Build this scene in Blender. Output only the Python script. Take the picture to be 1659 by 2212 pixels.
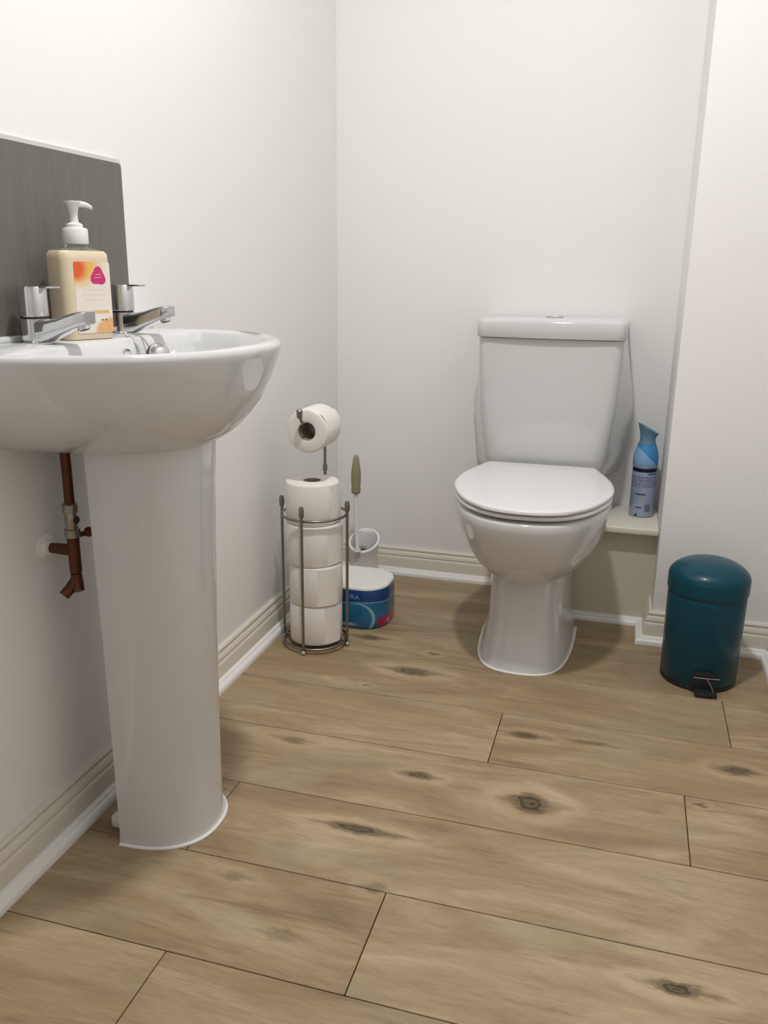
import bpy, bmesh, math, random
from mathutils import Vector, Matrix
random.seed(4)
PI = math.pi
sc = bpy.context.scene
C = bpy.context.scene.collection
for o in list(bpy.data.objects):
    bpy.data.objects.remove(o)

# ------------------------------------------------------------------ camera
F_PX = 1816.98
R = ((0.96052998, 0.27793352, 0.01162433),
     (0.08705777, -0.26065521, -0.96149873),
     (-0.26420278, 0.92456034, -0.27456341))
CAM_H = 0.9
cd = bpy.data.cameras.new('camera')
cam = bpy.data.objects.new('camera', cd)
C.objects.link(cam)
X = Vector(R[0]); Y = -Vector(R[1]); Z = -Vector(R[2])
cam.matrix_world = Matrix(((X.x, Y.x, Z.x, 0), (X.y, Y.y, Z.y, 0), (X.z, Y.z, Z.z, CAM_H), (0, 0, 0, 1)))
cd.sensor_fit = 'VERTICAL'
cd.sensor_height = 24.0
cd.lens = 24.0 * F_PX / 2212.0
cd.clip_start = 0.02
sc.camera = cam

# ------------------------------------------------------------------ light
sc.view_settings.view_transform = 'Standard'
sc.view_settings.look = 'None'
sc.view_settings.gamma = 1.0
sc.view_settings.use_curve_mapping = False
sc.view_settings.exposure = 0.0
w = bpy.data.worlds.new('world'); sc.world = w; w.use_nodes = True
w.node_tree.nodes['Background'].inputs[0].default_value = (0.9, 0.92, 1.0, 1)
w.node_tree.nodes['Background'].inputs[1].default_value = 0.05

LX, LY, LZ = -0.25, 1.04, 2.375
ld = bpy.data.lights.new('ceiling_lamp', 'AREA')
ld.shape = 'DISK'; ld.size = 0.11; ld.energy = 19.6
ld.color = (1.0, 0.975, 0.95)
lo = bpy.data.objects.new('ceiling_lamp', ld); C.objects.link(lo)
lo.location = (LX, LY, LZ)

# ------------------------------------------------------------------ materials
def new_mat(name):
    m = bpy.data.materials.new(name); m.use_nodes = True
    nt = m.node_tree
    return m, nt, nt.nodes['Principled BSDF']

def nd(nt, t, **k):
    n = nt.nodes.new(t)
    for a, v in k.items():
        setattr(n, a, v)
    return n

def setin(nt, n, i, v):
    s = n.inputs[i]
    if hasattr(v, 'is_output') or isinstance(v, bpy.types.NodeSocket):
        nt.links.new(v, s)
    else:
        s.default_value = v

def M_(nt, op, a, b=0.0, c=None, clamp=False):
    n = nt.nodes.new('ShaderNodeMath'); n.operation = op; n.use_clamp = clamp
    setin(nt, n, 0, a); setin(nt, n, 1, b)
    if c is not None: setin(nt, n, 2, c)
    return n.outputs[0]

def mix(nt, fac, a, b):
    n = nt.nodes.new('ShaderNodeMix'); n.data_type = 'RGBA'
    setin(nt, n, 0, fac); setin(nt, n, 6, a if not isinstance(a, tuple) else (*a, 1)[:4]); setin(nt, n, 7, b if not isinstance(b, tuple) else (*b, 1)[:4])
    return n.outputs[2]

def srgb(r, g, b):
    f = lambda c: (c / 255 / 12.92) if c / 255 <= 0.04045 else ((c / 255 + 0.055) / 1.055) ** 2.4
    return (f(r), f(g), f(b))

def simple(name, col, rough=0.5, metal=0.0, coat=0.0, var=0.03, scale=30.0, bump=0.0, bscale=200.0, spec=0.5, trans=0.0):
    m, nt, p = new_mat(name)
    tc = nd(nt, 'ShaderNodeTexCoord')
    ns = nd(nt, 'ShaderNodeTexNoise'); ns.inputs['Scale'].default_value = scale; ns.inputs['Detail'].default_value = 3
    nt.links.new(tc.outputs['Object'], ns.inputs['Vector'])
    d = tuple(max(0, c * (1 - var)) for c in col); l = tuple(min(1, c * (1 + var)) for c in col)
    nt.links.new(mix(nt, ns.outputs['Fac'], d, l), p.inputs['Base Color'])
    p.inputs['Roughness'].default_value = rough
    p.inputs['Metallic'].default_value = metal
    p.inputs['Coat Weight'].default_value = coat
    p.inputs['Coat Roughness'].default_value = 0.05
    p.inputs['Specular IOR Level'].default_value = spec
    p.inputs['Transmission Weight'].default_value = trans
    if bump > 0:
        n2 = nd(nt, 'ShaderNodeTexNoise'); n2.inputs['Scale'].default_value = bscale; n2.inputs['Detail'].default_value = 4
        nt.links.new(tc.outputs['Object'], n2.inputs['Vector'])
        b = nd(nt, 'ShaderNodeBump'); b.inputs['Strength'].default_value = bump; b.inputs['Distance'].default_value = 0.002
        nt.links.new(n2.outputs['Fac'], b.inputs['Height']); nt.links.new(b.outputs[0], p.inputs['Normal'])
    return m

wall_m = simple('white_wall_paint', (0.885, 0.88, 0.872), 0.55, var=0.012, scale=3, bump=0.15, bscale=90)
ceil_m = simple('ceiling_paint', (0.9, 0.9, 0.89), 0.8, var=0.01)
skirt_m = simple('ivory_gloss_paint', (0.72, 0.69, 0.60), 0.3, var=0.02, bump=0.05, bscale=60)
bead_m = simple('white_bead_plastic', (0.86, 0.86, 0.83), 0.35, var=0.01)
box_m = simple('cream_gloss_paint', (0.66, 0.62, 0.50), 0.35, var=0.02, bump=0.05, bscale=40)
cer_m = simple('white_vitreous_china', (0.66, 0.67, 0.67), 0.08, var=0.006, coat=0.4)
seat_m = simple('white_seat_plastic', (0.77, 0.765, 0.77), 0.22, var=0.004)
caulk_m = simple('white_silicone', (0.88, 0.87, 0.84), 0.4, var=0.02)
chrome_m = simple('polished_chrome', (0.62, 0.63, 0.65), 0.07, metal=1.0, var=0.02)
wire_m = simple('satin_nickel_wire', (0.27, 0.25, 0.215), 0.3, metal=1.0, var=0.08)
copper_m = simple('tarnished_copper_in_shade', (0.115, 0.038, 0.017), 0.42, metal=0.6, var=0.35, scale=60)  # mottled tarnish; base colour also darkened for the shade under the basin
paper_m = simple('white_tissue_paper', (0.84, 0.82, 0.78), 0.9, var=0.015, scale=80, bump=0.5, bscale=500, spec=0.1)
core_m = simple('grey_cardboard', (0.33, 0.28, 0.21), 0.9, var=0.1)
white_pl = simple('white_plastic', (0.82, 0.82, 0.82), 0.3, var=0.01)
olive_m = simple('olive_rubber', (0.30, 0.28, 0.17), 0.55, var=0.08)
bristle_m = simple('olive_bristles', (0.20, 0.19, 0.09), 0.8, var=0.3, scale=300)
teal_m = simple('teal_lacquered_steel', srgb(0, 66, 84), 0.30, var=0.02, coat=0.08, spec=0.28)
black_m = simple('black_plastic', (0.012, 0.014, 0.018), 0.4, var=0.1)
trim_m = simple('pale_silver_trim', (0.62, 0.62, 0.60), 0.35, metal=0.3, var=0.03)
dark_m = simple('dark_recess', (0.02, 0.02, 0.02), 0.6)

# grey brushed splashback
splash_m, nt, p = new_mat('grey_brushed_panel')
tc = nd(nt, 'ShaderNodeTexCoord'); mp = nd(nt, 'ShaderNodeMapping'); mp.inputs['Scale'].default_value = (20, 60, 5)
nt.links.new(tc.outputs['Object'], mp.inputs[0])
ns = nd(nt, 'ShaderNodeTexNoise'); ns.inputs['Scale'].default_value = 1.4; ns.inputs['Detail'].default_value = 5
nt.links.new(mp.outputs[0], ns.inputs['Vector'])
nt.links.new(mix(nt, ns.outputs['Fac'], (0.115, 0.110, 0.095), (0.175, 0.17, 0.152)), p.inputs['Base Color'])
p.inputs['Roughness'].default_value = 0.42

# oak planks (object colour carries each plank's own tone and figure offset)
def wood():
    m, nt, p = new_mat('oak_effect_plank')
    tc = nd(nt, 'ShaderNodeTexCoord'); oi = nd(nt, 'ShaderNodeObjectInfo')
    sep = nd(nt, 'ShaderNodeSeparateColor'); nt.links.new(oi.outputs['Color'], sep.inputs[0])
    pos = tc.outputs['Object']
    off = nd(nt, 'ShaderNodeCombineXYZ')
    nt.links.new(M_(nt, 'MULTIPLY', sep.outputs[1], 37.0), off.inputs[0])
    nt.links.new(M_(nt, 'MULTIPLY', sep.outputs[2], 23.0), off.inputs[1])
    ad = nd(nt, 'ShaderNodeVectorMath', operation='ADD'); nt.links.new(pos, ad.inputs[0]); nt.links.new(off.outputs[0], ad.inputs[1])
    # knots bend the grain and darken around them: x, y, length, width, strength
    KN = [(-.100, 1.312, .034, .030, 1.0), (-.371, 1.155, .050, .013, .95), (.134, .965, .034, .013, 1.0), (.262, 1.529, .028, .016, .75),
          (-.136, 1.539, .032, .013, .75), (-.012, 1.546, .040, .010, .45), (-.308, 1.337, .026, .012, .8), (-.426, 1.745, .045, .018, .8),
          (-.574, 1.897, .035, .016, .7), (-.577, 1.384, .03, .012, .5), (-.40, 1.85, .012, .01, .5), (.19, 1.395, .009, .009, .6),
          (-.30, 1.03, .016, .012, .35), (-.40, .90, .03, .012, .25), (-.52, .99, .02, .012, .3), (-.51, 1.647, .008, .006, .7)]
    def warp(sc1, sc2, amp_x, amp_y, det):
        mpw = nd(nt, 'ShaderNodeMapping'); mpw.inputs['Scale'].default_value = (sc1, sc2, 1); nt.links.new(pos, mpw.inputs[0])
        wv = nd(nt, 'ShaderNodeTexNoise'); wv.inputs['Scale'].default_value = 1; wv.inputs['Detail'].default_value = det; wv.inputs['Roughness'].default_value = .65
        nt.links.new(mpw.outputs[0], wv.inputs['Vector'])
        sb = nd(nt, 'ShaderNodeVectorMath', operation='SUBTRACT'); nt.links.new(wv.outputs['Color'], sb.inputs[0]); sb.inputs[1].default_value = (.5, .5, .5)
        ml = nd(nt, 'ShaderNodeVectorMath', operation='MULTIPLY'); nt.links.new(sb.outputs[0], ml.inputs[0]); ml.inputs[1].default_value = (amp_x, amp_y, 0)
        return ml.outputs[0]
    wa = nd(nt, 'ShaderNodeVectorMath', operation='ADD'); nt.links.new(pos, wa.inputs[0]); nt.links.new(warp(26, 70, .060, .022, 5), wa.inputs[1])
    sx = nd(nt, 'ShaderNodeSeparateXYZ'); nt.links.new(wa.outputs[0], sx.inputs[0])
    s0 = nd(nt, 'ShaderNodeSeparateXYZ'); nt.links.new(pos, s0.inputs[0])
    dark = None; bend = None; halo = None
    for (kx, ky, kl, kw, ks) in KN:
        px = M_(nt, 'SUBTRACT', sx.outputs[0], kx); py = M_(nt, 'SUBTRACT', sx.outputs[1], ky)
        def ell(a, b, x=px, y=py):
            dx = M_(nt, 'DIVIDE', x, a); dy = M_(nt, 'DIVIDE', y, b)
            return M_(nt, 'SQRT', M_(nt, 'ADD', M_(nt, 'MULTIPLY', dx, dx), M_(nt, 'MULTIPLY', dy, dy)))
        d = ell(kl, kw)
        core = M_(nt, 'MULTIPLY', M_(nt, 'SUBTRACT', 1.10, d, clamp=True), 2.0, clamp=True)
        rng = M_(nt, 'ADD', .78, M_(nt, 'MULTIPLY', M_(nt, 'SINE', M_(nt, 'MULTIPLY', d, 16.0)), .22))
        tail = M_(nt, 'MULTIPLY', M_(nt, 'SUBTRACT', 1.0, ell(kl * 2.3, kw * .55), clamp=True), .75)
        k = M_(nt, 'MULTIPLY', M_(nt, 'MAXIMUM', M_(nt, 'MULTIPLY', core, rng), tail), ks)
        dark = k if dark is None else M_(nt, 'MAXIMUM', dark, k)
        qx = M_(nt, 'DIVIDE', M_(nt, 'SUBTRACT', s0.outputs[0], kx), kl * 2.6); qy = M_(nt, 'DIVIDE', M_(nt, 'SUBTRACT', s0.outputs[1], ky), kw * 2.2)
        d0 = M_(nt, 'ADD', M_(nt, 'MULTIPLY', qx, qx), M_(nt, 'MULTIPLY', qy, qy))
        g = M_(nt, 'MULTIPLY', M_(nt, 'EXPONENT', M_(nt, 'MULTIPLY', d0, -0.8)), kw * ks * 2.0)
        g = M_(nt, 'MULTIPLY', g, M_(nt, 'TANGENT', M_(nt, 'MULTIPLY', M_(nt, 'MINIMUM', M_(nt, 'MAXIMUM', qy, -1.0), 1.0), .78)))
        bend = g if bend is None else M_(nt, 'ADD', bend, g)
        hx_ = ell(kl * 1.9, kw * 1.5)
        hh_ = M_(nt, 'SUBTRACT', hx_, 1.05)
        h = M_(nt, 'MULTIPLY', M_(nt, 'EXPONENT', M_(nt, 'MULTIPLY', M_(nt, 'MULTIPLY', hh_, hh_), -7.0)), ks)
        halo = h if halo is None else M_(nt, 'MAXIMUM', halo, h)
    cb = nd(nt, 'ShaderNodeCombineXYZ'); nt.links.new(M_(nt, 'MULTIPLY', bend, -1.0), cb.inputs[1])
    ad2 = nd(nt, 'ShaderNodeVectorMath', operation='ADD'); nt.links.new(ad.outputs[0], ad2.inputs[0]); nt.links.new(cb.outputs[0], ad2.inputs[1])
    def noise(sxx, syy, det, rough=0.55, dist=0.0):
        mp = nd(nt, 'ShaderNodeMapping'); mp.inputs['Scale'].default_value = (sxx, syy, 1)
        nt.links.new(ad2.outputs[0], mp.inputs[0])
        n = nd(nt, 'ShaderNodeTexNoise'); n.inputs['Scale'].default_value = 1; n.inputs['Detail'].default_value = det
        n.inputs['Roughness'].default_value = rough; n.inputs['Distortion'].default_value = dist
        nt.links.new(mp.outputs[0], n.inputs['Vector'])
        return n.outputs['Fac']
    broad = noise(2.6, 9.0, 6, 0.6, 1.2)
    streak = noise(3.0, 42.0, 8, 0.68, 1.6)
    fine = noise(30.0, 420.0, 4, 0.7, .3)
    def ramp(v, stops):
        r = nd(nt, 'ShaderNodeValToRGB'); el = r.color_ramp.elements
        el[0].position, el[0].color = stops[0][0], (*stops[0][1], 1)
        el[1].position, el[1].color = stops[-1][0], (*stops[-1][1], 1)
        for s in stops[1:-1]:
            e = el.new(s[0]); e.color = (*s[1], 1)
        nt.links.new(v, r.inputs[0]); return r.outputs[0]
    base = ramp(broad, [(0.30, (0.265, 0.183, 0.108)), (0.5, (0.362, 0.262, 0.158)), (0.70, (0.475, 0.366, 0.232))])
    st = ramp(streak, [(0.30, (0.70, 0.67, 0.63)), (0.44, (0.95, 0.95, 0.94)), (0.60, (1.02, 1.02, 1.02)), (0.75, (1.16, 1.16, 1.15))])
    def mul(a, b, f=1.0):
        n = nt.nodes.new('ShaderNodeMix'); n.data_type = 'RGBA'; n.blend_type = 'MULTIPLY'
        setin(nt, n, 0, f); nt.links.new(a, n.inputs[6]); nt.links.new(b, n.inputs[7]); return n.outputs[2]
    c = mul(base, st)
    c = mul(c, ramp(fine, [(0.3, (0.84, 0.84, 0.84)), (0.7, (1.1, 1.1, 1.1))]))
    gp = noise(3.0, 6.0, 2)
    c = mix(nt, M_(nt, 'MULTIPLY', M_(nt, 'SUBTRACT', gp, 0.52, clamp=True), 2.2, clamp=True), c, (0.315, 0.285, 0.195))
    c = mix(nt, M_(nt, 'MULTIPLY', halo, 0.42), c, (0.58, 0.45, 0.29))
    c = mix(nt, M_(nt, 'MULTIPLY', M_(nt, 'POWER', dark, 0.75), 1.05, clamp=True), c, (0.062, 0.045, 0.024))
    tone = M_(nt, 'ADD', M_(nt, 'MULTIPLY', sep.outputs[0], 0.5), 0.78)
    tv = nd(nt, 'ShaderNodeCombineColor')
    for i in range(3): nt.links.new(tone, tv.inputs[i])
    c = mul(c, tv.outputs[0])
    nt.links.new(c, p.inputs['Base Color'])
    p.inputs['Roughness'].default_value = 0.5
    p.inputs['Specular IOR Level'].default_value = 0.35
    b = nd(nt, 'ShaderNodeBump'); b.inputs['Strength'].default_value = 0.12; b.inputs['Distance'].default_value = 0.0015
    nt.links.new(fine, b.inputs['Height']); nt.links.new(b.outputs[0], p.inputs['Normal'])
    return m
wood_m = wood()

# ------------------------------------------------------------------ helpers
def obj(name, bm, mats, parent=None, smooth=40, loc=None):
    me = bpy.data.meshes.new(name)
    bmesh.ops.recalc_face_normals(bm, faces=bm.faces[:])
    bm.to_mesh(me); bm.free()
    if not isinstance(mats, (list, tuple)): mats = [mats]
    for m in mats: me.materials.append(m)
    if smooth:
        me.shade_smooth(); me.set_sharp_from_angle(angle=math.radians(smooth))
    o = bpy.data.objects.new(name, me); C.objects.link(o)
    if parent: o.parent = parent
    if loc: o.location = loc
    return o

def thing(name, label, cat, loc=(0, 0, 0), rz=0.0, group=None):
    o = bpy.data.objects.new(name, None); C.objects.link(o)
    o.empty_display_size = 0.05
    o.location = loc; o.rotation_euler = (0, 0, rz)
    o['label'] = label; o['category'] = cat
    if group: o['group'] = group
    return o

def tag(o, label, cat, group=None):
    o['label'] = label; o['category'] = cat
    if group: o['group'] = group
    return o

def struct(name, bm, m, smooth=0, parent=None):
    o = obj(name, bm, m, parent, smooth)
    if parent is None: o['kind'] = 'structure'
    return o

def box_bm(x0, x1, y0, y1, z0, z1, bev=0.0, segs=2, bm=None):
    own = bm is None
    if own: bm = bmesh.new()
    r = bmesh.ops.create_cube(bm, size=1.0)
    for v in r['verts']:
        v.co = Vector(((x0 + x1) / 2 + v.co.x * (x1 - x0), (y0 + y1) / 2 + v.co.y * (y1 - y0), (z0 + z1) / 2 + v.co.z * (z1 - z0)))
    if bev > 0:
        es = set()
        for v in r['verts']:
            for e in v.link_edges: es.add(e)
        bmesh.ops.bevel(bm, geom=list(es), offset=bev, segments=segs, profile=0.5, affect='EDGES')
    return bm

def loft(rings, bm=None, cap0=True, cap1=True, closed=True, uv=False):
    """rings: list of equal-length point lists"""
    if bm is None: bm = bmesh.new()
    vs = [[bm.verts.new(p) for p in r] for r in rings]
    n = len(rings[0])
    lay = bm.loops.layers.uv.verify() if uv else None
    if uv:
        arc = [0.0]
        for i in range(n): arc.append(arc[-1] + (Vector(rings[0][(i + 1) % n]) - Vector(rings[0][i])).length)
        zs = [r[0][2] for r in rings]
    for a in range(len(rings) - 1):
        for i in range(n if closed else n - 1):
            j = (i + 1) % n
            f = bm.faces.new((vs[a][i], vs[a][j], vs[a + 1][j], vs[a + 1][i]))
            if uv:
                for l, q in zip(f.loops, ((arc[i], zs[a]), (arc[i + 1], zs[a]), (arc[i + 1], zs[a + 1]), (arc[i], zs[a + 1]))):
                    l[lay].uv = q
    if cap0: bm.faces.new(list(reversed(vs[0])))
    if cap1: bm.faces.new(vs[-1])
    return bm

def lathe(prof, segs=40, bm=None, cx=0, cy=0, cap0=True, cap1=True):
    rings = []
    for (r, z) in prof:
        rings.append([(cx + max(r, 1e-5) * math.cos(2 * PI * i / segs), cy + max(r, 1e-5) * math.sin(2 * PI * i / segs), z) for i in range(segs)])
    return loft(rings, bm, cap0, cap1)

def tube(pts, r, segs=12, bm=None, closed=False):
    if bm is None: bm = bmesh.new()
    pts = [Vector(p) for p in pts]; n = len(pts); rings = []
    up = None
    for i, p in enumerate(pts):
        if closed: t = pts[(i + 1) % n] - pts[(i - 1) % n]
        elif i == 0: t = pts[1] - pts[0]
        elif i == n - 1: t = pts[-1] - pts[-2]
        else: t = (pts[i + 1] - p).normalized() + (p - pts[i - 1]).normalized()
        t.normalize()
        if up is None:
            up = Vector((0, 0, 1)) if abs(t.z) < 0.9 else Vector((1, 0, 0))
        s = t.cross(up).normalized(); up = s.cross(t).normalized()
        rr = r[i] if isinstance(r, (list, tuple)) else r
        rings.append([tuple(p + (s * math.cos(2 * PI * k / segs) + up * math.sin(2 * PI * k / segs)) * rr) for k in range(segs)])
    if closed: rings.append(rings[0])
    loft(rings, bm, not closed, not closed)
    if closed: bmesh.ops.remove_doubles(bm, verts=bm.verts[:], dist=1e-6)
    return bm

def ball(c, r, bm=None, sz=1.0):
    if bm is None: bm = bmesh.new()
    res = bmesh.ops.create_uvsphere(bm, u_segments=16, v_segments=10, radius=r)
    for v in res['verts']: v.co = Vector((v.co.x + c[0], v.co.y + c[1], v.co.z * sz + c[2]))
    return bm

def catmull(pts, per=6):
    out = []; n = len(pts)
    for i in range(n - 1):
        p0 = pts[max(i - 1, 0)]; p1 = pts[i]; p2 = pts[i + 1]; p3 = pts[min(i + 2, n - 1)]
        for k in range(per):
            t = k / per
            out.append(tuple(0.5 * ((2 * b) + (-a + c) * t + (2 * a - 5 * b + 4 * c - d) * t * t + (-a + 3 * b - 3 * c + d) * t ** 3) for a, b, c, d in zip(p0, p1, p2, p3)))
    out.append(pts[-1]); return out

def prism(outline, z0, z1, bev=0.0, segs=3, bm=None):
    own = bm is None
    if own: bm = bmesh.new()
    a = [bm.verts.new((x, y, z0)) for x, y in outline]; b = [bm.verts.new((x, y, z1)) for x, y in outline]
    n = len(a); top = bm.faces.new(b); bot = bm.faces.new(list(reversed(a)))
    for i in range(n): bm.faces.new((a[i], a[(i + 1) % n], b[(i + 1) % n], b[i]))
    if bev > 0:
        bmesh.ops.bevel(bm, geom=list(top.edges) + list(bot.edges), offset=bev, segments=segs, profile=0.5, affect='EDGES')
    return bm

def sweep(path, prof, bm=None):
    """profile (offset to the right-hand side of the path, z) swept with mitres"""
    P = [Vector((x, y, 0)) for x, y in path]; rings = []
    n = len(P)
    for i in range(n):
        ds = []
        if i > 0: ds.append((P[i] - P[i - 1]).normalized())
        if i < n - 1: ds.append((P[i + 1] - P[i]).normalized())
        ns = [Vector((d.y, -d.x, 0)) for d in ds]
        if len(ns) == 2:
            m = (ns[0] + ns[1]); m = m / m.dot(ns[0])
        else: m = ns[0]
        rings.append([tuple(P[i] + m * o + Vector((0, 0, z))) for o, z in prof])
    return loft(rings, bm)

def rrect(hx, hy, r, cx=0, cy=0, k=6):
    out = []
    for (sx, sy, a0) in ((1, 1, 0), (-1, 1, 90), (-1, -1, 180), (1, -1, 270)):
        for i in range(k + 1):
            a = math.radians(a0 + 90 * i / k)
            out.append((cx + sx * (hx - r) + r * math.cos(a), cy + sy * (hy - r) + r * math.sin(a)))
    return out

def text_mesh(s, size, mat, name, parent, mw, extrude=0.0002, xs=1.0):
    cu = bpy.data.curves.new(name, 'FONT'); cu.body = s; cu.size = size; cu.align_x = 'CENTER'; cu.extrude = extrude; cu.resolution_u = 3
    t = bpy.data.objects.new(name + '_tmp', cu); C.objects.link(t)
    bpy.context.view_layer.update()
    me = bpy.data.meshes.new_from_object(t.evaluated_get(bpy.context.evaluated_depsgraph_get()))
    bpy.data.objects.remove(t); bpy.data.curves.remove(cu)
    me.name = name; me.materials.clear(); me.materials.append(mat)
    me.transform(mw @ Matrix.Diagonal((xs, 1, 1, 1)))
    o = bpy.data.objects.new(name, me); C.objects.link(o); o.parent = parent
    return o

# ------------------------------------------------------------------ room shell
XL, XR, YB, YA, YR, XA, CEIL = -0.835, 0.406, 2.397, 2.097, -0.75, 0.111, 2.40
T = 0.10
struct('wall_left', box_bm(XL - T, XL, YR - T, YB + T, 0, CEIL), wall_m)
struct('wall_back', box_bm(XL, XR + T, YB, YB + T, 0, CEIL), wall_m)
struct('wall_right', box_bm(XR, XR + T, YR - T, YA, 0, CEIL), wall_m)
struct('wall_alcove', box_bm(XA, XR + T, YA, YB, 0, CEIL, 0.003, 2), wall_m)
DX0, DX1, DH = -0.62, 0.14, 2.0
bm = box_bm(XL, DX0, YR - T, YR, 0, CEIL); box_bm(DX1, XR, YR - T, YR, 0, CEIL, bm=bm); box_bm(DX0, DX1, YR - T, YR, DH, CEIL, bm=bm)
struct('wall_rear', bm, wall_m)
struct('ceiling', box_bm(XL - T, XR + T, YR - T, YB + T, CEIL, CEIL + T), ceil_m)

# floor: dark subfloor with each plank laid on it
floor = struct('floor', box_bm(XL - T, XR + T, YR - T, YB + T, -0.1, -0.010), dark_m)
W0 = 0.1965
rows = {}
joints = {-8: [-.3], -7: [.1], -6: [-.6], -5: [-.1], -4: [.3], -3: [-.45], -2: [.05], -1: [-.54], 0: [-.282], 1: [-.618], 2: [.1635], 3: [-.193], 4: [.262], 5: [-.215], 6: [-.25], 7: [-.64]}
tones = {(-1, 0): .55, (-1, 1): .62, (0, 0): .40, (0, 1): .66, (1, 0): .5, (1, 1): .62, (2, 0): .56, (2, 1): .60, (3, 0): .70, (3, 1): .50, (4, 0): .50, (4, 1): .5, (5, 0): .42, (5, 1): .42}
for k, js in joints.items():
    y0 = 0.828 + W0 * k; y1 = y0 + W0
    y0 = max(y0, YR - 0.05); y1 = min(y1, YB)
    xs = [XL] + js + [XR]
    for i in range(len(xs) - 1):
        g = 0.0008
        b = box_bm(xs[i] + (g if i else 0), xs[i + 1] - (g if i < len(xs) - 2 else 0), y0 + g, y1 - g, -0.0105, 0.0, 0.0006, 1)
        o = obj('plank', b, wood_m, floor, 0)
        o.color = (tones.get((k, i), random.uniform(.35, .6)), random.random(), random.random(), 1)

# skirting and floor bead
SK = [(0, 0), (0.018, 0), (0.018, 0.050), (0.0165, 0.053), (0.0140, 0.0550), (0.0150, 0.057), (0.0150, 0.0605), (0.012, 0.067), (0.0085, 0.071), (0.0095, 0.0735), (0.0095, 0.0775), (0.0065, 0.0815), (0, 0.0825)]
BD = [(0, 0), (0.0180, 0), (0.0180, 0.006), (0.0165, 0.0105), (0.0125, 0.0140), (0.009, 0.0150), (0.0085, 0.0165), (0.007, 0.0185), (0.004, 0.0200), (0, 0.0200)]
def skirting(name, path, inner):
    s = struct(name, sweep(path, SK), skirt_m, 30)
    if inner:
        obj('floor_bead', sweep(inner, BD), bead_m, s, 40)
    return s
BXL = -0.30          # left end of the pipe boxing, hidden behind the toilet
PY = 2.196           # front of the boxing panel
skirting('baseboard_left', [(XL, YR), (XL, YB)], [(XL + .018, YR), (XL + .018, YB - .018)])
skirting('baseboard_back', [(XL + .018, YB), (BXL, YB)], [(XL + .0185, YB - .018), (BXL, YB - .018)])
skirting('baseboard_alcove', [(XA, PY), (XA, YA), (XR, YA)], [(BXL, PY), (XA - .018, PY), (XA - .018, YA - .018), (XR - .018, YA - .018)])
skirting('baseboard_right', [(XR, YA - .0185), (XR, YR)], [(XR - .018, YA - .0185), (XR - .018, YR)])

# door behind the camera
door = struct('door_1', box_bm(DX0 + .03, DX1 - .03, YR - 0.06, YR - 0.02, 0.004, DH - .03, .002), bead_m)
for (a, b_) in ((.12, .85), (.98, 1.85)):
    for (c_, d_) in ((DX0 + .13, -.27), (-.21, DX1 - .13)):
        obj('panel', box_bm(c_, d_, YR - .021, YR - .012, a, b_, .006), bead_m, door, 40)
obj('handle', tube([(DX1 - .08, YR - .02, 1.0), (DX1 - .08, YR + .03, 1.0), (DX1 - .19, YR + .03, 1.0)], .008), chrome_m, door)
fr = box_bm(DX0 - .04, DX0 + .03, YR - .07, YR + .012, 0, DH + .04, .003); box_bm(DX1 - .03, DX1 + .04, YR - .07, YR + .012, 0, DH + .04, .003, bm=fr)
box_bm(DX0 + .03, DX1 - .03, YR - .07, YR + .012, DH - .03, DH + .04, .003, bm=fr)
struct('trim_1', fr, skirt_m)

# pipe boxing behind the toilet
pb = thing('pipe_boxing', 'cream painted pipe boxing with a flat shelf top behind the toilet', 'boxing', (0, 0, 0))
obj('front_panel', box_bm(BXL, XA, PY, PY + .015, 0, .257), box_m, pb, 0)
obj('side_panel', box_bm(BXL, BXL + .018, PY + .015, YB - .0005, 0, .257), box_m, pb, 0)
obj('shelf_top', box_bm(BXL - .01, XA, PY - .033, YB - .0005, .257, .2745, .004, 3), simple('pale_cream_gloss', (0.80, 0.77, 0.66), 0.3, var=.02), pb, 40)

# ceiling light fixture
cl = thing('ceiling_light', 'small round recessed white ceiling downlight above the middle of the room', 'light', (LX, LY, CEIL))
obj('frame', lathe([(.0001, -.004), (.058, -.004), (.058, -.012), (.072, -.012), (.078, -.006), (.078, -.0002), (.0001, -.0002)], 48), white_pl, cl)
em, nt, p = new_mat('lamp_diffuser')
p.inputs['Emission Color'].default_value = (1, .96, .92, 1); p.inputs['Emission Strength'].default_value = 12
obj('diffuser', lathe([(.0001, -.010), (.056, -.010), (.056, -.0045), (.0001, -.0045)], 40), em, cl)

# ------------------------------------------------------------------ toilet
TX = -0.190
tl = thing('toilet', 'white close-coupled toilet with closed seat lid and push-button cistern', 'toilet', (TX, 0, 0))
LIDH = [(0, 1.688), (.03, 1.690), (.065, 1.700), (.10, 1.722), (.135, 1.765), (.160, 1.82), (.178, 1.88), (.1835, 1.935), (.179, 1.995), (.167, 2.05), (.152, 2.10)]
def half(pts, tail):
    h = catmull(pts, 5) + tail
    left = [(-x, y) for x, y in h]
    return h + list(reversed(left))[:-1]
def sc_out(out, sx, y0, y1, ob0=1.688, ob1=2.16):
    return [(x * sx, y0 + (y - ob0) / (ob1 - ob0) * (y1 - y0)) for x, y in out]
OUT = half(LIDH, [(.1420, 2.134), (.1385, 2.146), (.132, 2.1515), (.07, 2.1525)])
def at(out, z): return [(x, y, z) for x, y in out]
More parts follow.
